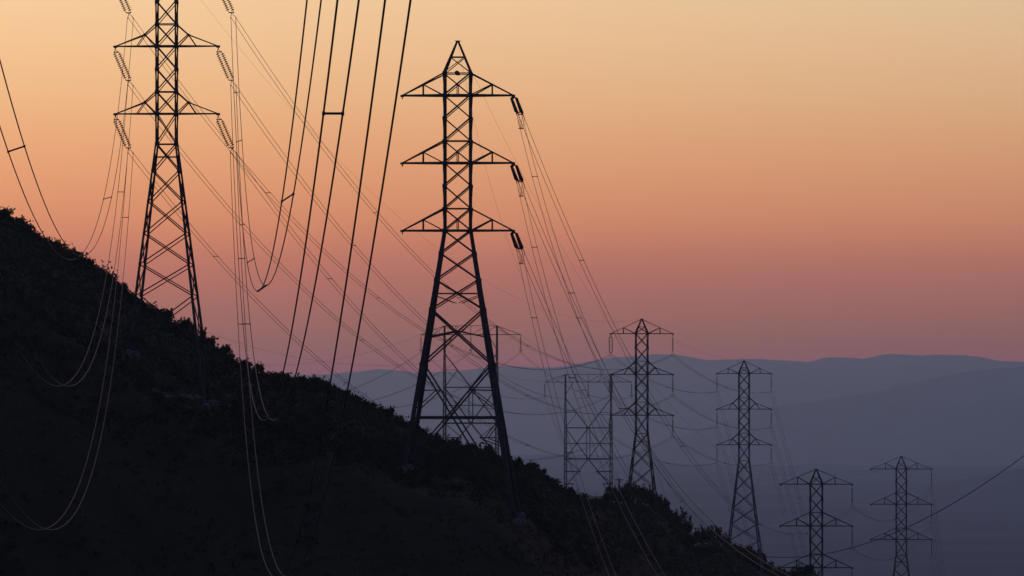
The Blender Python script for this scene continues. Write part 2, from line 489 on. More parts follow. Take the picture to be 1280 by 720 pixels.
def add_string(root, T, k, sx, vec, twin=0.0, name='insulator_string', tdir=(1, 0, 0), r=.15, n=16, ext=.5, mt=None):
    p = tipw(T, k, sx, -.45); q = p + Vector(vec)
    lp, lq = to_local(root, p), to_local(root, q)
    o = insulator(name, lp, lq, root, mt or M['glaze'], r, n, twin, tdir)
    cl = MB()
    e = (lq - lp).normalized()
    a = Vector((.34, 0, 0))
    w = lq + e * ext
    cl.bar(lq, w + a, .07); cl.bar(lq, w - a, .07)
    cl.bar(w + a + Vector((0, -.35, -.08)), w + a + Vector((0, .35, -.08)), .1)
    cl.bar(w - a + Vector((0, -.35, -.08)), w - a + Vector((0, .35, -.08)), .1)
    cl.build('clamp', M['steel'], o)
    return q + (q - p).normalized() * ext

att = {}
for k in range(3):
    for sx in (-1, 1):
        att['A', k, sx] = add_string(TA, iA, k, sx, (1.78, 0, -4.15), twin=.66, ext=.6, r=.25, n=13)
        att['C', k, sx] = add_string(TC, iC, k, sx, (0, 0, -3.75), twin=.62 if sx < 0 else 0, ext=.45, r=.19, n=15)
        att['D', k, sx] = add_string(TD, iD, k, sx, (0, 0, -3.7), ext=.45, r=.17, n=15)
    att['E', k, 1] = add_string(TE, iE, k, 1, (0, 0, -3.9), ext=.5, r=.19, n=15)
    att['F', k, 1] = add_string(TF, iF, k, 1, (0, 0, -3.7), ext=.5, r=.17, n=15)

# ------------------------------------------------------------------ wires
def wire_points(fn, n): return [fn(i / n) for i in range(n + 1)]
def sagged(p, q, S):
    p = Vector(p); q = Vector(q)
    def fn(t):
        v = p.lerp(q, t); v.z -= 4 * S * t * (1 - t); return v
    return fn
def power_line(label, fn, n=90, sep=.66, r=.024, dampers=(), roll=0.0, group='twin power lines strung between the pylons', jit=0.0):
    pts = wire_points(fn, n)
    d = (pts[-1] - pts[0]); d.z = 0; d.normalize()
    side = Vector((d.y, -d.x, 0))
    if side.x < 0: side = -side
    root = tag(empty('power_line', pts[0]), label, 'power line', group)
    o0 = pts[0]
    L = []
    for sgn in (-1, 1):
        mb = MB()
        def ps(t, sgn=sgn):
            v = fn(t) + side * (sgn * sep / 2)
            v.z += sgn * .5 * roll * 4 * t * (1 - t)
            return v - o0
        L.append(ps)
        mb.tube([ps(i / n) for i in range(n + 1)], r, 6)
        mb.build('conductor', M['wire'], root, smooth=True)
    for t in dampers:
        mb = MB(); a = L[0](t); b = L[1](t)
        mb.bar(a, b, .05 + r)
        for q in (a, b):
            dd = (L[0](min(1, t + .002)) - L[0](t)).normalized()
            mb.bar(q - dd * .14, q + dd * .14, .07 + r)
        mb.build('spacer', M['steel'], root)
    return root
def ground_wire(label, fn, n=60, r=.014, group='thin shield wires between pylon tops'):
    pts = wire_points(fn, n)
    mb = MB(); mb.tube([p - pts[0] for p in pts], r, 5)
    o = mb.build('shield_wire', M['wire'], None, smooth=True); o.location = pts[0]
    return tag(o, label, 'shield wire', group)

lvl = ['lowest', 'middle', 'top']
# spans from the left pylon towards the viewer: (slope in x, b, a) surveyed per wire
camR = {0: (.0552, .2618, .000382), 1: (.0527, .2247, .000298), 2: (.0527, .2251, .000303)}
camL = {k: (.0524, .2003, .000251) for k in range(3)}
def cam_span(p0, m, b, a, Yend):
    S = p0.y - Yend
    def fn(t):
        s = S * (t ** .92); return Vector((p0.x + m * s, p0.y - s, p0.z - b * s + a * s * s))
    return fn
def t_of(p0, Yend, Y):  # parameter at which the span passes distance Y
    return ((p0.y - Y) / (p0.y - Yend)) ** (1 / .92)
desc_R = {0: 'thickest twin cables crossing the sky, nearest to the central pylon',
          1: 'twin cables joined by a bar near the top, left of the thickest pair',
          2: 'twin cables dipping to a low point in the pink sky between left and central pylons'}
desc_L = {0: 'pale twin cables looping lowest over the dark hillside in the bottom left corner',
          1: 'pale twin cables looping over the dark hillside, second lowest loop at the left',
          2: 'dark twin cables falling from the top left corner to the ridge line'}
sepR = {0: .82, 1: .70, 2: .64}
for k in range(3):
    p0 = att['A', k, 1]; m_, b_, a_ = camR[k]
    dY = {0: [690, 620, 560, 500, 430], 1: [655, 590, 520, 450, 380, 218], 2: [735, 690, 545, 457, 447, 326]}[k]
    power_line(desc_R[k], cam_span(p0, m_, b_, a_, 60), 150, sepR[k], .037, [t_of(p0, 60, y) for y in dY], roll=.45 if k == 2 else .0)
    p0 = att['A', k, -1]; m_, b_, a_ = camL[k]
    dY = {0: [745, 655, 560, 470], 1: [700, 610, 520], 2: [596, 462, 296]}[k]
    power_line(desc_L[k], cam_span(p0, m_, b_, a_, 60), 150, .72 if k < 2 else .8, .031, [t_of(p0, 60, y) for y in dY], roll=.3 if k == 2 else 0)
# left pylon to the mid-distance pylon
for k in range(3):
    for sx, w in ((-1, 'left'), (1, 'right')):
        power_line("thin twin wires from the left pylon's %s %s arm to the pylon behind the bush" % (lvl[k], w),
                   sagged(att['A', k, sx], att['C', k, sx], 18.8), 90, .66, .032,
                   [.115 + .04 * k + (.03 if sx > 0 else 0), .33 + .03 * k, .55, .78])
        power_line("short twin wires from the bush pylon's %s %s arm to the slim lone pylon" % (lvl[k], w),
                   sagged(att['C', k, sx], att['D', k, sx], 3.0), 40, .66, .031, [.5])
        q = att['D', k, sx]
        power_line("faint twin wires dropping into the valley from the slim lone pylon's %s %s arm" % (lvl[k], w),
                   sagged(q, q + Vector((.14 * 640, 640, -205)), 9), 60, .66, .028, [.12, .3])
# strain strings and spans of the central pylon
mB, bB, aB = .0402, .2249, .000258
for k in range(3):
    tip = tipw(iB, k, 1, -.15)
    E_ = att['E', k, 1]
    start = tip + Vector((.45, 0, -1.05))
    away = sagged(start, E_, 25.0)
    tA = 5.0 / (E_.y - start.y)
    endA = away(tA)
    camfn = cam_span(tip + Vector((.65, 0, -1.7)), mB, bB, aB, 120)
    tC = t_of(tip, 120, tip.y - 5.0)
    endC = camfn(tC)
    for nm, e_ in (('away', endA), ('near', endC)):
        d = e_ - tip; d = d * (1 - 1.0 / d.length)
        lp = to_local(TB, tip); lq = to_local(TB, tip + d)
        o = insulator('insulator_string', lp, lq, TB, M['glaze'], .195, 14, .66)
        h = MB(); a = Vector((.33, 0, 0)); le = to_local(TB, e_)
        h.bar(lq + a, le + a, .08); h.bar(lq - a, le - a, .08)
        h.build('clamp', M['steel'], o)
    jm = MB()
    for sg in (-1, 1):
        A0 = to_local(TB, endA) + Vector((.33 * sg, 0, 0)); C0 = to_local(TB, endC) + Vector((.33 * sg, 0, 0))
        pts = []
        for i in range(21):
            t = i / 20; v = C0.lerp(A0, t); v.z -= 1.55 * (1 - abs(2 * t - 1) ** 2.6); v.x -= .3 * sg * math.sin(math.pi * t) ; pts.append(v)
        jm.tube(pts, .03, 6)
    mid = to_local(TB, endC).lerp(to_local(TB, endA), .5)
    for dy in (-.6, .6): jm.bar((mid.x - .3, mid.y + dy, mid.z - 1.5), (mid.x + .3, mid.y + dy, mid.z - 1.5), .09)
    jm.build('jumper_cable', M['steel'], TB)
    power_line("twin wires running away down right from the central pylon's %s right arm" % lvl[k],
               lambda t, f=away, t0=tA: f(t0 + (1 - t0) * t), 100, .66, .032, [{2: .12, 1: .115, 0: .125}[k], .37, .50 + .02 * k, .62, .8])
    power_line("twin wires falling steeply toward the viewer from the central pylon's %s right arm" % lvl[k],
               lambda t, f=camfn, t0=tC: f(t0 + (1 - t0) * t), 120, .66, .029, [t_of(tip, 120, y) - tC for y in {2: (748, 657, 560), 1: (749, 655, 560), 0: (750, 660, 560)}[k]])
    power_line("short sagging twin wires between the %s right arms of the two rightmost pylons" % lvl[k],
               sagged(E_, att['F', k, 1], 5.5), 40, .62, .032, [.5])
    q = att['F', k, 1]
    power_line("faint twin wires dropping out of frame from the rightmost pylon's %s arm" % lvl[k],
               sagged(q, q + Vector((.125 * 640, 640, -225)), 8), 60, .62, .028, [.1, .25])

# ------------------------------------------------------------------ portal towers far behind
def portal(label, px, y_ch, Y, yaw):
    X = PX(px, Y); zb = gz(X, Y)
    zc = PZ(y_ch, Y) - zb
    root = tag(empty('portal_tower', (X, Y, zb), yaw), label, 'portal pylon', 'two-legged pylons behind the ridge')
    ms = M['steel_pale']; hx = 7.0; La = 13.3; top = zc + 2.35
    def dpt(z): return .45 + max(0, (zc - z)) * .045
    for sx in (-1, 1):
        mb = MB()
        for ox in (-1, 1):
            for oy in (-1, 1):
                def P(z): return Vector((sx * hx + ox * (.12 + .30 * min(1, max(0, (zc - 4 - z) / 10))), oy * dpt(z), z))
                mb.bar(P(-1), P(zc - 6), .21); mb.bar(P(zc - 6), P(top), .21)
                for j, z in enumerate(np.arange(0, zc, 2.0)):
                    z2 = min(zc, z + 2.0)
                    q = P(z2); q.y = -q.y
                    if ox == 1: mb.bar(P(z), q, .08)
                    q = P(z2); q.x = sx * hx - (q.x - sx * hx)
                    if oy == 1: mb.bar(P(z), q, .08)
        mb.build('mast', ms, root)
    ar = MB()
    for oy in (-.45, .45):
        ar.bar((-La, oy * .3, zc), (-hx, oy, zc), .17); ar.bar((-hx, oy, zc), (hx, oy, zc), .2); ar.bar((hx, oy, zc), (La, oy * .3, zc), .17)
        ar.bar((-La, oy * .3, zc), (-hx, oy, top), .13); ar.bar((-hx, oy, top), (hx, oy, top), .13); ar.bar((hx, oy, top), (La, oy * .3, zc), .13)
        for a, b in (((-hx, top), (-3, zc)), ((-hx * .6, top), (0, zc)), ((hx * .6, top), (0, zc)), ((0, top), (0, zc)), ((hx, top), (3, zc)), ((-3, zc), (-hx * .6, top)), ((3, zc), (hx * .6, top)),
                     ((-10, zc), (-hx, top)), ((10, zc), (hx, top))):
            ar.bar((a[0], oy, a[1]), (b[0], oy, b[1]), .1)
    for x in np.linspace(-12, 12, 13): ar.bar((x, -.4, zc), (x, .4, zc), .08)
    ar.build('crossarm', ms, root)
    br = MB()
    L = [top - 11.75, top - 16.4, top - 21.2, top - 25.95, top - 29.8, top - 33.6, top - 38]
    def at(x, z, s): return Vector((x, s * dpt(z), z))
    for s_ in (-1, 1):
        for sx in (-1, 1):
            br.bar(at(sx * hx, zc - 4, s_), at(sx * 4.6, zc, s_), .13)
            br.bar(at(sx * hx, zc - 5.0, s_), at(0, L[1], s_), .22)
            br.bar(at(sx * hx, L[0], s_), at(sx * 3.5, L[0], s_), .13)
            br.bar(at(sx * 3.5, L[0], s_), at(sx * hx, L[1], s_), .1)
            br.bar(at(sx * hx, L[1], s_), at(0, L[3], s_), .18); br.bar(at(0, L[1], s_), at(sx * hx, L[3], s_), .18)
            br.bar(at(sx * .5, L[1], s_), at(sx * .5, L[3], s_), .11)
            br.bar(at(0, L[3], s_), at(sx * hx, L[5] - 1, s_), .19)
            br.bar(at(sx * hx, L[3], s_), at(sx * 2.4, L[4], s_), .1)
            for z, xi in ((L[4], 2.4), (L[5], 4.4)):
                br.bar(at(sx * hx, z, s_), at(sx * xi, z, s_), .27)
                br.bar(at(sx * xi, z, s_), at(sx * hx, z - 3.4, s_), .1)
        br.bar(at(-hx, L[1], s_), at(hx, L[1], s_), .28); br.bar(at(-hx, L[2], s_), at(hx, L[2], s_), .2); br.bar(at(-hx, L[3], s_), at(hx, L[3], s_), .36)
        br.bar(at(-hx, L[6] + .4, s_), at(hx, L[6] + .4, s_), .22)
    br.build('body_bracing', ms, root)
    out = []
    for x in (-La, 0, La):
        lp = Vector((x, 0, zc - .1)); lq = lp + Vector((0, 0, -4.0))
        o = insulator('insulator_string', lp, lq, root, M['glaze'], .24, 14)
        cl = MB(); cl.bar(lq + Vector((-.55, 0, 0)), lq + Vector((.55, 0, 0)), .16); cl.bar(lq, lq + Vector((-.25, 0, -.6)), .1); cl.bar(lq, lq + Vector((.25, 0, -.6)), .1)
        cl.build('clamp', M['steel'], o)
        c, s = math.cos(yaw), math.sin(yaw)
        out.append(Vector((X + x * c, Y + x * s, zb + zc - 4.7)))
    c, s = math.cos(yaw), math.sin(yaw)
    tops = [Vector((X + x * c, Y + x * s, zb + zc + .1)) for x in (-La, La)]
    return root, out, tops
TG, aG, tG = portal('flat-topped two-legged pylon seen through the base of the central pylon', 588.5, 418.3, 1600, math.radians(-2.5))
TH, aH, tH = portal('flat-topped two-legged pylon standing left of the pylon behind the bush', 735.3, 477.5, 1840, math.radians(-2.5))
nm3 = ['left', 'middle', 'right']
for i in range(3):
    power_line('faint sagging wires between the %s strings of the two flat-topped pylons' % nm3[i], sagged(aG[i], aH[i], 4.5), 50, .5, .028)
    q = aG[i]
    power_line('faint wires going left to the ridge from the %s string of the farther-left flat-topped pylon' % nm3[i],
               sagged(q, q + Vector((-.143 * 450, -450, -5.6)), 11.5), 60, .5, .030)
    q = aH[i]
    power_line('faint wires dropping away from the %s string of the flat-topped pylon beside the bush' % nm3[i],
               sagged(q, q + Vector((.143 * 620, 620, -190)), 10), 60, .5, .026)
for i, w in ((0, 'left'), (1, 'right')):
    ground_wire('faint shield wire going left from the %s tip of the left flat-topped pylon' % w, sagged(tG[i], tG[i] + Vector((-.143 * 450, -450, -2)), 8), r=.02)
    ground_wire('faint shield wire between the %s tips of the two flat-topped pylons' % w, sagged(tG[i], tH[i], 3), r=.02)
apx = lambda T: Vector((T['X'], T['Y'], T['zt']))
ground_wire('hair-thin shield wire from the left pylon to the peak of the pylon behind the bush', sagged(apx(iA), apx(iC), 15), r=.012)
ground_wire('hair-thin shield wire from the central pylon peak down to the bottom right pylon peak', sagged(apx(iB), apx(iE), 19), r=.012)
ground_wire('hair-thin shield wire from the bush pylon peak to the slim lone pylon peak', sagged(apx(iC), apx(iD), 2), r=.014)
ground_wire('hair-thin shield wire between the peaks of the two pylons at the bottom right', sagged(apx(iE), apx(iF), 3), r=.014)
ground_wire('hair-thin shield wire from the central pylon peak falling toward the viewer', cam_span(apx(iB), .0402, .2249, .000258, 590), 90, .010)

# single cable on the right, from a wooden pole in the bush
cp = sagged((PX(766.2, 1119.4), 1119.4, PZ(591, 1119.4)), (PX(1500.6, 585), 585, PZ(368.7, 585)), 20.4)
T0 = .020
ph = cp(T0)
wp = MB(); pzg = gz(ph.x, ph.y)
wp.lathe((0, 0, -1), (0, 0, ph.z - pzg + .3), [(0, .2), (1, .12)], 8)
wpo = wp.build('pole', M['wood'], None); wpo.location = (ph.x, ph.y, pzg); wpo.name = 'wooden_pole'
tag(wpo, 'plain wooden pole standing in the dark brush below the bush pylon', 'pole')
arm = MB(); arm.bar((-.7, 0, ph.z - pzg - .05), (.7, 0, ph.z - pzg - .05), .14); arm.build('crossarm', M['wood'], wpo)
cb = MB(); cb.tube([cp(T0 + (1 - T0) * i / 110) - ph for i in range(111)], .045, 6)
cbo = cb.build('overhead_cable', M['cable'], None, smooth=True); cbo.location = ph
tag(cbo, 'single dark cable swinging up to the right edge past the rightmost pylon', 'cable')

# equipment yard behind the saddle: low beam seen between the legs of the flat-topped pylon
# ------------------------------------------------------------------ vegetation
def leaf_cloud(n_cl, R, H, n_leaf, leaf, seed, upright=0.0):
    # upright < 0: a closed crown without loose sprigs
    """leaf-sized quads in uneven clumps through the crown's volume"""
    r = np.random.default_rng(seed)
    out = []; cen = []
    for i in range(n_cl):
        a = r.random() * 2 * math.pi; rad = R * .72 * math.sqrt(r.random())
        zz = H * (.28 + .55 * r.random() * (1 - .5 * (rad / R) ** 2) + .12 * r.random())
        c = np.array([rad * math.cos(a), rad * math.sin(a), zz]); cr = R * (.20 + .26 * r.random())
        n = int(n_leaf / n_cl); cen.append((c, cr))
        p = r.normal(size=(n, 3)); p /= np.linalg.norm(p, axis=1)[:, None]
        p *= (cr * r.random(n) ** .45)[:, None]; p[:, 2] *= .8 + upright
        out.append(c + p)
    # a few sprigs that leave the outline
    for i in range(int(n_cl * 1.3) if upright >= 0 else 0):
        base, cr0 = cen[i % n_cl]; a = r.random() * 2 * math.pi
        d = np.array([math.cos(a) * .6, math.sin(a) * .6, .7 + r.random()]); d /= np.linalg.norm(d)
        base = base + d * cr0 * .7
        k = int(14 + 26 * upright); t = np.linspace(0, 1, k)[:, None] * H * (.18 + .25 * upright + .08 * r.random())
        out.append(base + d * t + r.normal(size=(k, 3)) * leaf * .55 * (1.3 - np.linspace(0, 1, k)[:, None]))
    P = np.concatenate(out); P[:, 2] = np.maximum(P[:, 2], .02)
    m = len(P)
    t1 = r.normal(size=(m, 3)); t1 /= np.linalg.norm(t1, axis=1)[:, None]
    t2 = np.cross(t1, r.normal(size=(m, 3))); t2 /= np.linalg.norm(t2, axis=1)[:, None]
    s = (leaf * (.55 + .9 * r.random(m)))[:, None]
    V = np.stack([P - t1 * s, P - t2 * s * .45, P + t1 * s, P + t2 * s * .45], 1).reshape(-1, 3)
    Q = np.arange(m * 4).reshape(-1, 4)
    return V, Q
def stems(H, R, seed, tr=.09):
    rd = random.Random(seed); mb = MB()
    for i in range(5):
        a = rd.random() * 6.28; q = Vector((math.cos(a) * R * .55, math.sin(a) * R * .55, H * (.55 + .25 * rd.random())))
        m_ = q * .45 + Vector((0, 0, H * .12))
        mb.tube([(0, 0, -.3), tuple(m_), tuple(q)], lambda k: tr * (1 - .35 * k), 5)
    return mb
protos = []
def proto(n_cl, R, H, n, leaf, seed, upright=0.0, lm='leaf'):
    V, Q = leaf_cloud(n_cl, R, H, n, leaf, seed, upright)
    me_o = np_mesh('crown', V, Q, M[lm]); tr = stems(H, R, seed).build('trunk', M['bark'])
    m1, m2 = me_o.data, tr.data
    bpy.data.objects.remove(me_o); bpy.data.objects.remove(tr)
    protos.append((m1, m2, R, H)); return len(protos) - 1
low = [proto(10, 1.0, 1.15, 1000, .12, 20 + i) for i in range(4)]
spiky = [proto(8, .75, 1.5, 800, .10, 40 + i, .5) for i in range(3)]
tall = [proto(15, 1.0, 1.7, 2200, .10, 60 + i, 0, 'leaf_far') for i in range(4)]
def plant(name, pid, x, y, height, wscale, label, group=None, cat=None, sink=.25):
    m1, m2, R, H = protos[pid]
    z = gz(x, y) - sink * height * .3
    o = empty(name, (x, y, z), random.random() * 6.28)
    s = height / (H * .98)
    o.scale = (s * wscale, s * wscale, s)
    tag(o, label, cat or name.replace('_', ' '), group)
    for nm_, me in (('crown', m1), ('trunk', m2)):
        c = bpy.data.objects.new(nm_, me); C.objects.link(c); c.parent = o
    return o

# shrubs whose outline shows on the skyline: (column, row of the top, width in columns, distance, kind, label)
S = [
 (10, 262, 16, 880, 's', 'upright spiky shrub alone on the ridge at the left edge of the frame'),
 (3, 264, 16, 878, 'l', 'low rounded shrub touching the left edge of the frame on the ridge'),
 (24, 271, 14, 880, 'l', 'low shrub on the ridge just right of the spiky one near the left edge'),
 (37, 281, 14, 880, 's', 'tufted shrub on the steep ridge left of the first thick cable'),
 (70, 303, 18, 880, 'l', 'broad shrub on the ridge where the first thick twin cable goes behind it'),
 (101, 315, 13, 881, 't', 'open airy shrub standing above the ridge by the twin wire spacer'),
 (112, 324, 16, 881, 'l', 'rounded shrub on the ridge right of the open airy one'),
 (92, 317, 10, 881, 's', 'small twiggy shrub left of the open airy one on the ridge'),
 (141, 346, 12, 882, 'l', 'small shrub on the ridge among the thin wires left of the left pylon'),
 (155, 356, 14, 882, 'l', 'shrub on the ridge directly left of the left pylon leg'),
 (197, 386, 16, 888, 'l', 'low shrub between the legs of the left pylon, nearer the left leg'),
 (210, 389, 14, 889, 'l', 'low shrub midway between the legs of the left pylon'),
 (232, 400, 18, 892, 'l', 'dense shrub between the legs of the left pylon, nearer the right leg'),
 (254, 405, 12, 894, 's', 'tall pointed shrub hugging the right leg of the left pylon'),
 (262, 420, 12, 896, 'l', 'small shrub right of the pointed one beside the left pylon'),
 (284, 434, 22, 898, 'l', 'wide mound of brush right of the left pylon'),
 (308, 449, 20, 900, 't', 'domed bush on the ridge crossed by the pale looping cables'),
 (323, 454, 16, 902, 't', 'domed bush just right of the pale looping cables'),
 (345, 465, 22, 905, 'l', 'low wide bush left of the foot of the thin cable pair'),
 (358, 468, 14, 906, 'l', 'bush where the left cable of the middle pair meets the ridge'),
 (378, 472, 18, 908, 't', 'bush right of where the middle cable pair meets the ridge'),
 (394, 474, 18, 910, 't', 'round bush left of the thickest cable pair at the ridge'),
 (408, 476, 16, 912, 't', 'bush at the foot of the left thick cable'),
 (418, 483, 14, 913, 't', 'bush between the two thickest cables at the ridge'),
 (432, 491, 14, 914, 't', 'bush just right of the right thick cable'),
 (444, 495, 18, 915, 't', 'bush in the row right of the thick cables'),
 (462, 506, 16, 917, 't', 'bush halfway between the thick cables and the central pylon'),
 (476, 510, 14, 918, 't', 'small leafless looking bush left of the central pylon'),
 (486, 508, 18, 919, 't', 'airy round bush standing up left of the central pylon'),
 (497, 519, 14, 921, 't', 'dense bush a little left of the left leg of the central pylon'),
 (508, 527, 16, 923, 'l', 'low bush touching the left leg of the central pylon'),
 (527, 539, 16, 926, 'l', 'low bush inside the base of the central pylon by its left leg'),
 (545, 543, 18, 928, 'l', 'low bush inside the base of the central pylon left of the middle'),
 (568, 550, 18, 930, 'l', 'low bush in the middle of the base of the central pylon'),
 (590, 554, 18, 935, 'l', 'low bush inside the base of the central pylon right of the middle'),
 (612, 558, 18, 940, 'l', 'low bush by the right leg of the central pylon'),
 (648, 573, 16, 958, 'l', 'bush just right of the central pylon base'),
 (666, 578, 20, 975, 't', 'round bushy crown on the slope between central and flat-topped pylon'),
 (677, 586, 14, 980, 't', 'smaller bush right of the round bushy crown'),
 (692, 600, 16, 1000, 'l', 'low bush on the slope left of the flat-topped pylon by the dark bush'),
 (712, 610, 16, 1020, 'l', 'low bush at the left mast of the flat-topped pylon by the dark bush'),
 (728, 620, 18, 1040, 'l', 'low bush in the saddle between the masts of the flat-topped pylon'),
 (745, 628, 18, 1060, 'l', 'flat scrub under the low beam in the saddle'),
 (763, 609, 16, 1300, 't', 'leftmost crown of the big dark bush below the pylon with double strings'),
 (774, 607, 18, 1305, 't', 'second crown of the big dark bush, left of the pylon leg'),
 (786, 605, 18, 1308, 't', 'top of the big dark bush right at the left leg of the pylon behind'),
 (798, 609, 22, 1308, 't', 'crown of the big dark bush between the two legs of the pylon behind'),
 (812, 613, 18, 1310, 't', 'crown of the big dark bush left of the right pylon leg'),
 (827, 618, 14, 1335, 't', 'rounded crown of the big dark bush just right of the right pylon leg'),
 (832, 627, 20, 1345, 't', 'lower crown right of the right leg of the bush pylon'),
 (840, 637, 20, 1350, 't', 'sloping right shoulder of the big dark bush'),
 (852, 642, 18, 1355, 't', 'overhanging knob on the right end of the big dark bush'),
 (855, 657, 18, 1360, 't', 'ragged lower right edge of the big dark bush'),
 (862, 667, 14, 1362, 'l', 'small scrub at the foot of the right end of the big dark bush'),
 (878, 662, 18, 1440, 's', 'spiky grey bush alone in the gap left of the slim lone pylon'),
 (887, 660, 20, 1445, 's', 'spiky bush with upright twigs left of the slim lone pylon'),
 (897, 662, 18, 1450, 's', 'feathery bush near the left leg of the slim lone pylon'),
 (906, 670, 16, 1470, 's', 'sparse bush touching the left leg of the slim lone pylon'),
 (919, 680, 16, 1500, 'l', 'low bush between the legs of the slim lone pylon, at the left'),
 (932, 686, 16, 1515, 'l', 'low bush between the legs of the slim lone pylon, at the right'),
 (946, 691, 18, 1525, 'l', 'low bush at the right leg of the slim lone pylon'),
 (963, 702, 14, 1540, 't', 'round bush right of the slim lone pylon'),
 (975, 709, 16, 1550, 't', 'small bush between the slim lone pylon and the bottom right pylon'),
]
kinds = {'l': ('shrub', low), 's': ('twiggy_shrub', spiky), 't': ('scrub_oak', tall)}
for i, (px, ty, w, Y, kd, lab) in enumerate(S):
    nm_, pl = kinds[kd]
    Y = float(np.interp(px, SKY[:, 0], SKY[:, 2]))
    x = PX(px, Y); zt = PZ(ty, Y); h = max(1.2, zt - gz(x, Y)); h = min(h, 2.3) if px < 480 else h
    pid = pl[i % len(pl)]; R, H = protos[pid][2], protos[pid][3]
    s = h / H; wsc = (w / F * Y / 2) / R / s
    plant(nm_, pid, x, Y, h, max(.8, min(2.0, wsc)), lab, {'l': 'low shrubs along the ridge', 's': 'spiky shrubs along the ridge', 't': 'rounded bushes along the ridge'}[kd], 'bush', sink=0)

oakm = [proto(34, 2.9, 15.0, 9000, .15, 91, -.001, 'leaf_far'), proto(30, 2.4, 15.0, 7000, .14, 92, -.001, 'leaf_far')]
for px, ty, wd, pid, lab in ((996, 706, .9, 1, 'dark leafy tree top before the lowest left arm of the second pylon from right'),
                             (1009, 702, 1.0, 0, 'dark leafy tree top against the body of the second pylon from right'),
                             (1030, 712, .7, 1, 'narrow dark tree top just right of the second pylon from right')):
    Y = 1262; x = PX(px, Y); zt = PZ(ty, Y); plant('oak_tree', oakm[pid], x, Y, zt - gz(x, Y), wd, lab, 'trees in front of the second pylon from the right', 'tree', sink=0)

# the unbroken cover of chaparral on the slope: nobody could count it
def chaparral():
    r = np.random.default_rng(5)
    Vs, n0 = [], 0
    N = 27000
    u = r.uniform(-.105, .075, N)
    yc = np.interp(u, _u, _yc)
    q = r.random(N); dd = np.where(q < .34, r.normal(1, 7, N), np.where(q < .72, -r.uniform(0, 150, N), -r.uniform(60, 430, N)))
    Y = yc + dd; X = u * Y
    Y2 = Y + 0; z = terrain(X, Y2)
    h = r.uniform(.4, 1.25, N) * (1 + .35 * np.clip((Y - 1000) / 500, 0, 1)) * (1 + .9 * (r.random(N) < .06))
    keep = np.ones(N, bool)
    for T in (iA, iB, iC, iD):
        keep &= ~((abs(X - T['X']) < 9) & (abs(Y - T['Y']) < 9) & (r.random(N) < .5))
    X, Y, z, h = X[keep], Y[keep], z[keep], h[keep]; N = len(X)
    K = 26
    d = r.normal(size=(N, K, 3)); d /= np.linalg.norm(d, axis=2)[..., None]
    d *= (r.random((N, K)) ** .4)[..., None]
    P = np.stack([X, Y, z], 1)[:, None, :] + d * np.stack([h * .95, h * .95, h * .55], 1)[:, None, :] + np.stack([0 * h, 0 * h, h * .38], 1)[:, None, :]
    P = P.reshape(-1, 3); m = len(P)
    t1 = r.normal(size=(m, 3)); t1[:, 2] = abs(t1[:, 2]) + .2; t1 /= np.linalg.norm(t1, axis=1)[:, None]
    t2 = np.cross(t1, r.normal(size=(m, 3))); t2 /= np.linalg.norm(t2, axis=1)[:, None]
    s = (.13 * (.6 + r.random(m)) * np.repeat(.7 + .5 * h, K))[:, None]
    V = np.stack([P - t1 * s, P - t2 * s * .5, P + t1 * s, P + t2 * s * .5], 1).reshape(-1, 3)
    o = np_mesh('chaparral', V, np.arange(m * 4).reshape(-1, 4), M['leaf'])
    tag(o, 'dense dark chaparral covering the whole hillside', kind='stuff')
chaparral()

# ------------------------------------------------------------------ dirt track across the slope under the left pylon
def hill_hit(px, py, Y0=700, Y1=1500):
    Y = np.linspace(Y0, Y1, 1600); X = (px - 640) / F * Y; z = (YH - py) / F * Y
    h = terrain(X, Y, False); i = int(np.argmax(h > z))
    return X[i], Y[i]
def track():
    ctr = [hill_hit(x, y) for x, y in ((191, 494), (245, 499), (300, 512), (350, 524), (394, 536), (440, 556))]
    V = []; Q = []
    pts = []
    for (a, b) in zip(ctr[:-1], ctr[1:]):
        for t in np.linspace(0, 1, 14, endpoint=False): pts.append((a[0] * (1 - t) + b[0] * t, a[1] * (1 - t) + b[1] * t))
    for i, p in enumerate(pts):
        q = pts[min(i + 1, len(pts) - 1)]; o = pts[max(i - 1, 0)]
        d = np.array([q[0] - o[0], q[1] - o[1]]); d /= np.linalg.norm(d); nn = np.array([-d[1], d[0]])
        for w in np.linspace(-.8, .8, 5):
            x, y = p[0] + nn[0] * w, p[1] + nn[1] * w
            V.append((x, y, gz(x, y) + .22))
    n = len(pts)
    for i in range(n - 1):
        for j in range(4): Q.append((i * 5 + j, i * 5 + j + 1, i * 5 + j + 6, i * 5 + j + 5))
    o = np_mesh('dirt_track', np.array(V), np.array(Q), M['dirt'], smooth=True)
    tag(o, 'faint pale dirt track crossing the dark slope below the left pylon', kind='structure')
track()

# ------------------------------------------------------------------ air
HZ = dict(density=3.3e-5, color=(.38, .555, 1.0), g=.88)
me = bpy.data.meshes.new('haze')
x0, x1, y0, y1, z0, z1 = -54000, 54000, -1500, 56000, -427, 240
vv = [(x, y, z) for x in (x0, x1) for y in (y0, y1) for z in (z0, z1)]
me.from_pydata(vv, [], [(0, 1, 3, 2), (4, 6, 7, 5), (0, 4, 5, 1), (2, 3, 7, 6), (0, 2, 6, 4), (1, 5, 7, 3)]); me.update()
hm = bpy.data.materials.new('haze'); hm.use_nodes = True; nt = hm.node_tree; nt.nodes.clear()
ou = nt.nodes.new('ShaderNodeOutputMaterial'); vo = nt.nodes.new('ShaderNodeVolumePrincipled')
vo.inputs['Density'].default_value = HZ['density']; vo.inputs['Color'].default_value = (*HZ['color'], 1); vo.inputs['Anisotropy'].default_value = HZ['g']
nt.links.new(vo.outputs[0], ou.inputs['Volume']); me.materials.append(hm)
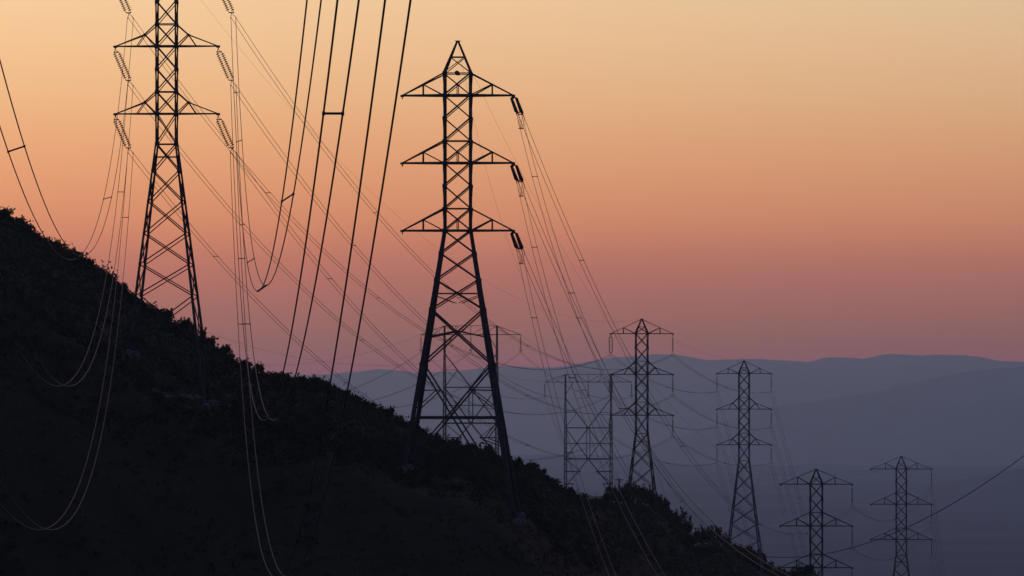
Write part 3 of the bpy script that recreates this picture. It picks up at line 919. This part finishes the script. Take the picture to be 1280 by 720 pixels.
hz = bpy.data.objects.new('haze', me); C.objects.link(hz); tag(hz, 'blue evening haze filling the valley', kind='stuff')

# ------------------------------------------------------------------ sky: Nishita overhead, dust-reddened afterglow low over the sunset
def s2l(c): return tuple(((v / 255) / 12.92 if v / 255 <= .04045 else ((v / 255 + .055) / 1.055) ** 2.4) for v in c)
sc = bpy.context.scene
w = bpy.data.worlds.new('World'); sc.world = w; w.use_nodes = True
nt = w.node_tree; nt.nodes.clear(); N = nt.nodes.new; Lk = nt.links.new
SUN_AZ = math.radians(-9.0)            # left of the view direction (+Y)
out = N('ShaderNodeOutputWorld'); bg = N('ShaderNodeBackground'); bg.inputs['Strength'].default_value = 1.0
sky = N('ShaderNodeTexSky'); sky.sky_type = 'NISHITA'; sky.sun_disc = False
sky.sun_elevation = math.radians(-2.5); sky.sun_rotation = SUN_AZ
sky.air_density = 1.0; sky.dust_density = 2.0; sky.ozone_density = 3.0
tc = N('ShaderNodeTexCoord'); sep = N('ShaderNodeSeparateXYZ'); Lk(tc.outputs['Generated'], sep.inputs[0])
ramp = N('ShaderNodeValToRGB')
ZMAX = .072
stops = [(480, (126, 93, 96)), (455, (131, 96, 97)), (430, (137, 99, 97)), (405, (146, 102, 97)), (380, (155, 105, 98)), (345, (169, 110, 99)), (318, (180, 117, 100)), (300, (190, 124, 101)), (270, (201, 135, 104)),
         (235, (208, 145, 109)), (200, (214, 154, 115)), (160, (218, 164, 122)), (120, (222, 174, 131)), (50, (227, 186, 144)), (0, (229, 193, 151)), (-60, (230, 202, 162))]
HCOL = (.125, .12, .150)             # what a long path of this haze scatters towards the viewer
T = lambda y: math.exp(-HZ['density'] * min(56000, 240 / max(1e-4, (YH - y) / F)))
def above_haze(y, c):                 # the sky outside the haze that shows as c through it
    t = T(y); return tuple(max(.01, (v - (1 - t) * h) / t) for v, h in zip(s2l(c), HCOL))
def col_at(y):
    for (ya, ca), (yb, cb) in zip(stops[:-1], stops[1:]):
        if yb <= y <= ya:
            f = (ya - y) / (ya - yb); return tuple(a * (1 - f) + b * f for a, b in zip(ca, cb))
el = ramp.color_ramp.elements
while len(el) > 1: el.remove(el[-1])
for i, y in enumerate((470, 455, 448, 440, 430, 418, 400, 380, 345, 318, 300, 270, 235, 200, 160, 120, 50, 0, -60)):
    c = col_at(y)
    p = (YH - y) / F / ZMAX
    e = el[0] if i == 0 else el.new(min(1, p))
    e.position = min(1, p); e.color = (*above_haze(y, c), 1)
mz = N('ShaderNodeMath'); mz.operation = 'MULTIPLY'; mz.inputs[1].default_value = 1 / ZMAX; Lk(sep.outputs['Z'], mz.inputs[0]); Lk(mz.outputs[0], ramp.inputs['Fac'])
# high sky
tint = N('ShaderNodeMix'); tint.data_type = 'RGBA'; tint.blend_type = 'MULTIPLY'; tint.inputs['Factor'].default_value = 1
skm = N('ShaderNodeMix'); skm.data_type = 'RGBA'; skm.blend_type = 'ADD'; skm.inputs['Factor'].default_value = 1
Lk(sky.outputs[0], tint.inputs['A']); tint.inputs['B'].default_value = (.10, .10, .10, 1)
Lk(tint.outputs['Result'], skm.inputs['A']); skm.inputs['B'].default_value = (.085, .108, .285, 1)
# glow weight: near the horizon and towards the sunset
az = N('ShaderNodeVectorMath'); az.operation = 'DOT_PRODUCT'; az.inputs[1].default_value = (math.sin(SUN_AZ), math.cos(SUN_AZ), 0); Lk(tc.outputs['Generated'], az.inputs[0])
ma = N('ShaderNodeMapRange'); ma.interpolation_type = 'SMOOTHERSTEP'
ma.inputs['From Min'].default_value = .3; ma.inputs['From Max'].default_value = 1.0; Lk(az.outputs['Value'], ma.inputs['Value'])
me_ = N('ShaderNodeMapRange'); me_.interpolation_type = 'SMOOTHERSTEP'
me_.inputs['From Min'].default_value = .5; me_.inputs['From Max'].default_value = .05; Lk(sep.outputs['Z'], me_.inputs['Value'])
gm = N('ShaderNodeMath'); gm.operation = 'MULTIPLY'; Lk(ma.outputs[0], gm.inputs[0]); Lk(me_.outputs[0], gm.inputs[1])
fx = N('ShaderNodeMapRange'); fx.inputs['From Min'].default_value = -.12; fx.inputs['From Max'].default_value = .45   # brighter towards the set sun
Lk(sep.outputs['X'], fx.inputs['Value'])
fc = N('ShaderNodeMix'); fc.data_type = 'RGBA'; Lk(fx.outputs[0], fc.inputs['Factor'])
fc.inputs['A'].default_value = (1.25, 1.17, 1.06, 1); fc.inputs['B'].default_value = (.36, .54, .78, 1)
glow = N('ShaderNodeVectorMath'); glow.operation = 'MULTIPLY'; Lk(ramp.outputs['Color'], glow.inputs[0]); Lk(fc.outputs['Result'], glow.inputs[1])
mix = N('ShaderNodeMix'); mix.data_type = 'RGBA'; Lk(gm.outputs[0], mix.inputs['Factor']); Lk(skm.outputs['Result'], mix.inputs['A']); Lk(glow.outputs[0], mix.inputs['B'])
Lk(mix.outputs['Result'], bg.inputs['Color']); Lk(bg.outputs[0], out.inputs[0])

# the sun is at the horizon behind the ridge: only a trace of direct light is left
sd = bpy.data.lights.new('sun', 'SUN'); sd.energy = .004; sd.angle = math.radians(8); sd.color = (1, .62, .38)
so = bpy.data.objects.new('sun', sd); C.objects.link(so)
so.rotation_euler = (math.radians(88.5), 0, math.pi - SUN_AZ)

# ------------------------------------------------------------------ camera
cd = bpy.data.cameras.new('camera'); cam = bpy.data.objects.new('camera', cd); C.objects.link(cam)
cam.location = (0, 0, 0); cam.rotation_euler = (math.radians(90), 0, 0)
cd.sensor_width = 36; cd.lens = 36 * F / 1280
cd.shift_y = (YH - 360) / 1280
cd.clip_start = 1; cd.clip_end = 150000
sc.camera = cam
sc.view_settings.view_transform = 'Standard'; sc.view_settings.look = 'None'
sc.view_settings.exposure = 0; sc.view_settings.gamma = 1
sc.render.engine = 'CYCLES'
sc.cycles.use_denoising = True
sc.cycles.volume_bounces = 1
sc.cycles.max_bounces = 5
sc.cycles.use_adaptive_sampling = False
sc.cycles.filter_width = 1.5
